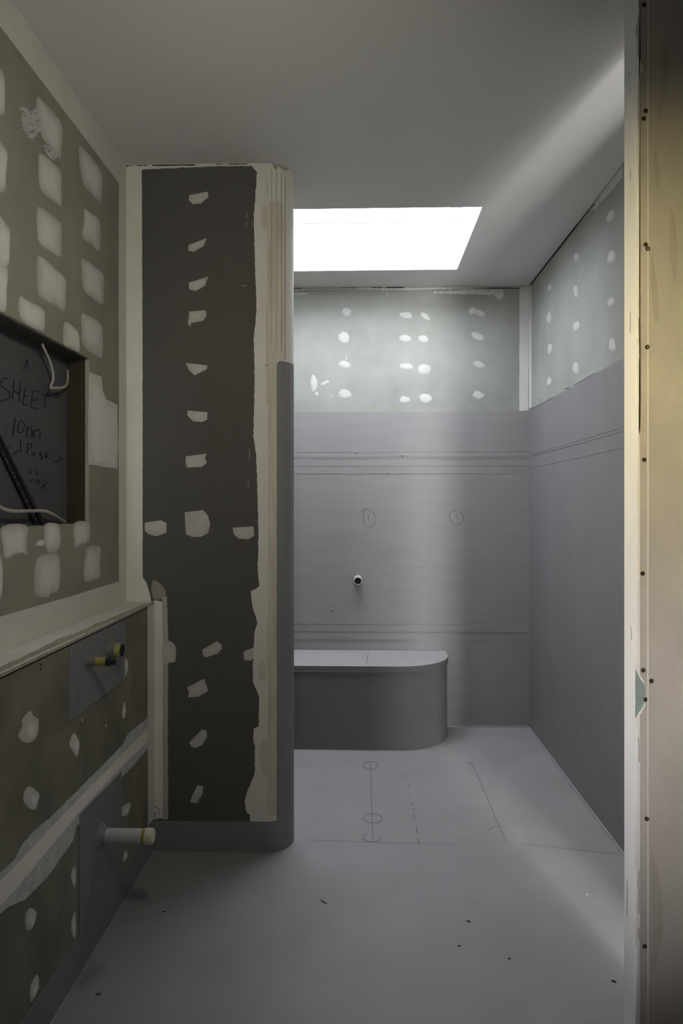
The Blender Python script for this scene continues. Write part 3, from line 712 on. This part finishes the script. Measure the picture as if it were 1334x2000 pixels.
# square-set corner
sheet('BACK', ragged([(1015, 561), (1033, 559), (1031.5, 802), (1014, 803)], 12, .4), M['setw'], wall_back, 'corner_compound', .0020)
PLANES['BACKM'] = (1, YB - .0016, Vector((0, -1, 0)))
Q = lambda pts: crop(640, 960, 4.169, pts)
strokes('pencil_mark', 'BACKM', [Q([(275, 160), (290, 145), (330, 145), (365, 165), (390, 215), (375, 270), (325, 297), (300, 265), (290, 200), (297, 148)]), Q([(332, 192), (332, 235)])], 1.0, M['pencil'], wall_back)
strokes('pencil_mark', 'BACKM', [Q([(1045, 155), (1010, 162), (990, 195), (1005, 245), (1050, 272), (1090, 255), (1104, 210), (1085, 170)]), Q([(1048, 192), (1048, 220)])], 1.0, M['pencil'], wall_back)
strokes('trowel_lines', 'BACKM', [[(572, 892.5), (700, 893), (1030, 892)], [(572, 926), (760, 926), (900, 925)], [(572, 1233), (1028, 1235)], [(572, 1252), (800, 1251)]], 1.0, mottled('painted ridge shade', (.155, .155, .16), .6, .15, 12), wall_back)  # darker strokes paint in the shade line of the ridges
for u, v in ((786, 889), (697, 883), (648, 1191), (757, 924)): dab('BACKM', blob(u, v, 7, 5), M['memv'], wall_back, 'membrane_lump', t=.004, smooth=2)
# ================================================================== right wall
rsheet('RIGHT', 1.605, 0, YB - .0017, 1.720, M['mem'], wall_right, 'waterproof_membrane', .0016)
W = lambda pts: crop(1020, 300, 3.848, pts)
for cx, cy, a, b_, r in ((668, 465, 46, 92, .5), (670, 775, 56, 88, .3), (668, 1113, 52, 68, .2), (678, 1440, 48, 90, -.15), (408, 780, 40, 64, 0), (405, 1035, 36, 82, -.1), (410, 1295, 44, 70, .2), (405, 1610, 44, 74, 0),
     (206, 1005, 32, 52, .2), (200, 1233, 34, 76, .1), (208, 1467, 32, 70, 0), (204, 1712, 32, 56, 0), (143, 1825, 8, 24, .6)):
    dab('RIGHT', W(blob(cx, cy, a * 1.08, b_ * 1.12, r)), M['p_back'], wall_right, soft=(.55, .75, .9, 1), smooth=2, t=.002)
sheet('RIGHT', W([(46, 985), (71, 990), (70, 1905), (44, 1925)]), M['setw'], wall_right, 'corner_compound', .0020)
sheet('RIGHT', ragged(W([(535, 400), (570, 340), (660, 215), (760, 90), (760, 170), (700, 250), (600, 360), (545, 430)]), 3, 1.2), M['setr'], wall_right, 'joint_compound', .0014)
sheet('RIGHT', ragged(W([(385, 560), (430, 510), (540, 385), (545, 395), (430, 530), (390, 570)]), 3, .8), M['setr'], wall_right, 'joint_compound', .0014)
sheet('RIGHT', W([(40, 1000), (110, 915), (200, 800), (280, 700), (390, 560), (540, 380), (545, 384), (400, 562), (290, 705), (205, 808), (120, 918), (62, 995)]), M['gap'], wall_right, 'open_gap', .0018)
PLANES['RIGHTM'] = (0, X1 - .0016, Vector((-1, 0, 0)))
strokes('scratch', 'RIGHTM', [W([(60, 1922), (150, 1878), (230, 1832)]), W([(320, 1765), (350, 1762)]), W([(390, 1740), (550, 1648)])], 1.2, M['pencil'], wall_right)
strokes('trowel_lines', 'RIGHTM', [[(1038, 891), (1130, 867), (1240, 836)]], 1.0, M['pencil'], wall_right)
strokes('trowel_lines', 'RIGHTM', [[(1038, 886), (1130, 860), (1240, 826)], [(1036, 913), (1130, 893), (1240, 868)]], 1.6, M['memv'], wall_right, .0012)
# sealant beads along the foot
bm = bmesh.new(); add_box(bm, (X1 - .010, 1.61, 0), (X1 - .0017, YB - .01, .006)); link('sealant_fillet', bm, bpy.data.materials['pale sealant'], floor)
bm = bmesh.new(); add_box(bm, (X0, YB - .010, 0), (X1 - .011, YB - .0017, .006)); link('sealant_fillet', bm, bpy.data.materials['pale sealant'], floor)

# ================================================================== floor marks
T = lambda pts: crop(660, 1460, 3.335, pts)
strokes('pencil_mark', 'FLOOR', [T([(212, 110), (222, 460), (227, 600)]), T(ellipse(213, 117, 48, 26)), T(ellipse(228, 462, 60, 30, 20, -140, 200)), T(ellipse(222, 584, 60, 30, 20, -20, 230))], 1.1, M['pencil'], floor, .0005)
strokes('pencil_mark', 'FLOOR', [T(q) for q in ([(443, 126), (444, 132)], [(446, 180), (449, 195)], [(456, 235), (459, 255)], [(470, 300), (471, 318)], [(478, 355), (483, 382)], [(487, 400), (494, 412)], [(495, 430), (501, 470)], [(508, 515), (519, 560)], [(526, 595), (529, 635)])], 1.3, M['pencil'], floor, .0005)
strokes('pencil_mark', 'FLOOR', [T([(845, 105), (865, 100), (876, 115), (960, 300), (1050, 510), (1095, 620)]), T(ellipse(1040, 555, 64, 40, 12, 170, 280))], .9, M['pencil'], floor, .0005)
strokes('trowel_lines', 'FLOOR', [[(1020, 1648), (1130, 1660), (1205, 1668)], [(600, 1640), (760, 1646), (900, 1650)]], 1.0, mottled('pale membrane line', (.17, .17, .175), .5), floor, .0004)

# ================================================================== jamb
rows = [(-60, 1241), (0, 1246), (20, 1247), (45, 1243), (62, 1240), (75, 1243), (110, 1244), (122, 1250), (135, 1256), (146, 1250), (170, 1245), (215, 1243.5), (420, 1244), (830, 1243.5), (838, 1250), (860, 1245), (1200, 1243), (1308, 1241), (1400, 1241), (1420, 1244), (1680, 1240), (1700, 1243), (1840, 1240), (1850, 1244), (2080, 1239)]
rr = fine(rows, 8)
pts = [P('JAMB', 1238.2, v, .0) for v in ()]
edgepts = [P('JAMB', u + random.uniform(-.8, .8), v, .0016) for v, u in rr]
edgepts = [Vector((p.x, p.y, max(.0005, min(H - .0005, p.z)))) for p in edgepts]
slab('joint_compound', [Vector((JX - .0012, JY - .0016, edgepts[0].z))] + edgepts + [Vector((JX - .0012, JY - .0016, edgepts[-1].z))], [], Vector((0, .0015, 0)), M['jambw'], wall_jamb)
box('joint_compound', (JX - .0015, JY - .0002, .0005), (JX - .00005, JY + .0849, H - .0005), M['jambw'], wall_jamb)
def jz(v): return P('JAMB', 1265, v).z
M['stain'] = plaster_on('damp stain', (.50, .470, .43), (.37, .335, .27), dens=.9)
for pts in ([(1296, 75), (1306, 110), (1303, 165), (1292, 225), (1283, 250), (1288, 190), (1294, 130)], [(1278, 285), (1286, 320), (1290, 355), (1284, 372), (1278, 330)], [(1272, 490), (1284, 560), (1288, 620), (1280, 632), (1273, 570)],
            [(1272, 1650), (1284, 1690), (1296, 1770), (1290, 1860), (1272, 1905), (1276, 1800), (1270, 1720)], [(1310, 400), (1322, 470), (1318, 560), (1308, 500)]):
    dab('JAMB', pts, M['stain'], wall_jamb, 'damp_stain', t=.0004, soft=(.0, .55, .45, .4), jit=.03)
strokes('groove', 'JAMB', [[(1247 + random.uniform(-1, 1), v) for v in range(a_, b_, 12)] for a_, b_ in ((1440, 1500), (1700, 1790), (1810, 1840), (620, 700))], 1.6, M['kraft'], wall_jamb, .0019)
a = P('JAMB', 1265.3, 985).x
box('corner_bead', (a - .0010, JY - .0012, .0005), (a + .0010, JY - .00005, H - .0005), M['jambw'], wall_jamb)
scr = None
for u, v in ((1258, 10), (1261, 217), (1257, 232), (1261, 478), (1265, 486), (1264, 678), (1258, 898), (1255, 1120), (1256, 1309), (1272, 1330), (1260, 1366), (1263, 1599), (1259, 1848)):
    p = P('JAMB', u, v)
    if scr is None:
        bm = bmesh.new(); rg = []
        for r, y in ((.0050, 0), (.0046, -.0010), (.0030, -.0013), (.0016, -.0002)):
            rg.append([bm.verts.new((r * math.cos(2 * math.pi * i / 16), y, r * math.sin(2 * math.pi * i / 16))) for i in range(16)])
        for q, k in zip(rg, rg[1:]):
            for i in range(16): bm.faces.new((q[i], q[(i + 1) % 16], k[(i + 1) % 16], k[i]))
        bm.faces.new(rg[-1]); bm.faces.new(rg[0])
        scr = link('screw_head', bm, M['screw'], wall_jamb); o = scr
    else:
        o = scr.copy(); C.objects.link(o); o.parent = wall_jamb
    o.location = p + Vector((0, -.0008, 0))
sheet('JAMB', [(1240.5, 1307), (1247, 1318), (1255, 1332), (1259, 1345), (1259.5, 1354), (1257, 1361), (1256, 1372), (1253, 1380), (1247, 1391), (1240.5, 1402)], M['chip'], wall_jamb, 'broken_patch', .0019)
sheet('JAMB', [(1241, 1403), (1248, 1392), (1256, 1381), (1259, 1372), (1260, 1377), (1252, 1392), (1244, 1404)], M['jambw'], wall_jamb, 'torn_paper', .0021)
sheet('JAMB', [(1245, 1316), (1251, 1320), (1258, 1332), (1257, 1334), (1250, 1326)], M['jambw'], wall_jamb, 'torn_paper', .0021)
strokes('scratch', 'REVEAL', [[(1231, 140), (1232, 152)], [(1231.5, 170), (1232, 180)], [(1233, 330), (1233, 350)], [(1233, 610), (1233, 650)], [(1234, 1225), (1235, 1250)], [(1227, 1720), (1226, 1790)]], .9, M['kraft'], wall_jamb, .0022)

# ================================================================== THINGS
# rounded shower bench
bench = thing('shower_bench', (-.1, 3.55, 0), 'low grey built-in bench with a rounded end against the back wall', 'bench')
BX0, BX1, BY0, BRR = -.80, .449, 3.366, .268
def bench_prof(off):
    o = [(BX0, YB - .004), (BX0, BY0 - off)]
    cx, cy = BX1 - BRR, BY0 + BRR
    for i in range(25):
        th = -math.pi / 2 + math.pi / 2 * i / 24
        o.append((cx + (BRR + off) * math.cos(th), cy + (BRR + off) * math.sin(th)))
    o.append((BX1 + off, YB - .004)); return o
def prism(name, prof, z0, z1, mat, parent, bev=0):
    bm = bmesh.new()
    lo = [bm.verts.new((x, y, z0)) for x, y in prof]; hi = [bm.verts.new((x, y, z1)) for x, y in prof]
    n = len(prof)
    for i in range(n): bm.faces.new((lo[i], lo[(i + 1) % n], hi[(i + 1) % n], hi[i]))
    bm.faces.new(lo[::-1]); tp = bm.faces.new(hi)
    if bev: bmesh.ops.bevel(bm, geom=list(tp.edges), offset=bev, segments=3, affect='EDGES')
    o = link(name, bm, mat, None); adopt(o, parent)
    for p in o.data.polygons: p.use_smooth = True
    return o
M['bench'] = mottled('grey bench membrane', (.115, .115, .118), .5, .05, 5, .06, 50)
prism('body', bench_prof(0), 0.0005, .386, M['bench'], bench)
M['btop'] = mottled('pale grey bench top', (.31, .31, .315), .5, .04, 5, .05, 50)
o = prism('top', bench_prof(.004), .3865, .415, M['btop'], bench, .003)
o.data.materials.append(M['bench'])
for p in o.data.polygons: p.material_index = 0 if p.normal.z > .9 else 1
pr = bench_prof(.0035)
bm = bmesh.new(); q = [(x, y) for x, y in pr[1:]]
for (xa, ya), (xb, yb) in zip(q, q[1:]):
    vs = [bm.verts.new((xa, ya, .384)), bm.verts.new((xb, yb, .384)), bm.verts.new((xb, yb, .3885)), bm.verts.new((xa, ya, .3885))]
    bm.faces.new(vs)
bmesh.ops.remove_doubles(bm, verts=bm.verts, dist=1e-5)
geo = bmesh.ops.extrude_face_region(bm, geom=bm.faces[:])
for v in [g for g in geo['geom'] if isinstance(g, bmesh.types.BMVert)]:
    d = Vector((0, -1, 0)) if v.co.x < BX1 - BRR else (Vector((v.co.x, v.co.y, 0)) - Vector((BX1 - BRR, BY0 + BRR, 0))).normalized()
    v.co += d * .003
adopt(link('joint_bead', bm, M['bench'], None, True), bench)
o = strokes('pencil_mark', 'BTOP', [[(719, 1277), (717, 1287), (715.5, 1296)]], 1.0, M['pencil'], None, .0006); adopt(o, bench)

# shower outlet on the back wall
c = P('BACK', 699, 1131)
p = thing('pipe_stub', c, 'short open pipe stub sticking out of the grey back wall above the bench', 'pipe')
lathe('pipe', [(0, .022), (.055, .022), (.056, .0215), (.056, .0185), (.03, .0185)], c, (0, -1, -.08), M['pvc'], p)
lathe('bore', [(.050, .0180), (.0535, .0184)], c, (0, -1, -.08), M['hole'], p)
adopt(slab('flange', [c + Vector(q) for q in ((-.028, -.004, .020), (-.004, -.004, .031), (.026, -.004, .036), (.029, -.004, -.020), (-.024, -.004, -.028))], [], Vector((0, .0023, 0)), M['memv']), p)

# basin waste, short and wide
c = P('LL', 212, 1270)
p = thing('pipe_stub', c, 'short wide open pipe stub with yellow tape rim under the ledge', 'pipe')
lathe('pipe', [(0, .024), (.004, .0215), (.022, .0205), (.040, .0205), (.0405, .0200), (.0405, .0185), (.02, .0185)], c, (1, -.04, 0), M['pvcg'], p)
lathe('tape_band', [(.024, .0208), (.0385, .0208)], c, (1, -.04, 0), mottled('worn yellow tape', (.26, .25, .07), .5, .3, 30), p)
lathe('bore', [(.035, .0181), (.0400, .0184)], c, (1, -.04, 0), M['hole'], p)
# basin water outlet, thin with a threaded plug
c = P('LL', 169, 1292)
p = thing('water_outlet', c, 'thin water outlet pipe with yellow tape and black threaded plug under the ledge', 'pipe')
lathe('pipe', [(0, .0155), (.006, .0122), (.03, .0112), (.052, .0112)], c, (1, 0, 0), M['pvcg'], p)
lathe('tape_band', [(.026, .0116), (.0535, .0116)], c, (1, 0, 0), M['yellow'], p)
lathe('plug', [(.0538, .0085), (.054, .0120), (.0575, .0120), (.058, .0105), (.061, .0105), (.0615, .0118), (.0655, .0118), (.066, .0085), (.076, .0085), (.0765, .007), (.0765, .005), (.073, .005)], c, (1, 0, 0), M['black'], p)
# waste pipe near the floor
c = P('LL', 196, 1632)
p = thing('waste_pipe', c, 'long pale waste pipe with yellow band jutting from the lower left wall', 'pipe')
lathe('collar', [(.002, .036), (.005, .032), (.010, .025), (.018, .0222)], c, (1, 0, 0), M['mem'], p)
lathe('pipe', [(.003, .0198), (.128, .0198)], c, (1, 0, 0), M['pvc'], p)
lathe('tape_band', [(.119, .0205), (.128, .0215)], c, (1, 0, 0), M['yellow'], p)
lathe('cap', [(.1282, .0225), (.141, .0218), (.1475, .0205), (.149, .0185), (.149, .010), (.147, .009)], c, (1, 0, 0), M['cream'], p)

# crumbs lying on the floor
def crumb(u, v, pts, r, label, name='crumb', mat='crumb'):
    c = P('FLOOR', u, v)
    o = tube(name, [c + Vector((x * .9, y * .9, r * .73 + z * .5)) for x, y, z in pts], r * .75, M[mat], None, 1.0, 6)
    tag(o, label, 'debris', 'debris on the grey floor')
crumb(633, 1762, [(-.012, .012, 0), (-.006, .003, .001), (.003, -.005, .001), (.010, -.010, 0)], .0016, 'dark curled shaving lying on the grey floor in front of the nib wall', 'shaving')
crumb(915, 1800, [(-.006, .003, 0), (0, 0, .001), (.006, -.002, 0)], .002, 'small dark crumb near the middle of the grey floor')
crumb(897, 1848, [(-.006, -.002, 0), (0, .001, 0), (.006, .002, 0)], .0014, 'thin dark sliver on the floor, lower of the two near the middle', 'sliver')
crumb(995, 1873, [(-.003, 0, 0), (0, .001, .001), (.003, 0, 0)], .002, 'tiny dark crumb on the lower right part of the floor')
crumb(1199, 1918, [(-.005, .004, 0), (0, 0, .001), (.006, -.001, 0)], .0022, 'olive brown crumb on the floor beside the door jamb')
crumb(320, 1782, [(-.006, -.001, 0), (0, .001, .001), (.006, .002, 0)], .002, 'dark crumb on the shaded floor beside the left wall')
crumb(191, 1943, [(-.006, -.001, 0), (0, .001, .001), (.007, .002, 0)], .002, 'dark crumb on the floor at the lower left corner near the wall')
crumb(1147, 1748, [(-.003, 0, 0), (0, .001, .001), (.003, 0, 0)], .0018, 'tiny white plaster fleck on the floor near the right wall', 'fleck', 'pvc')
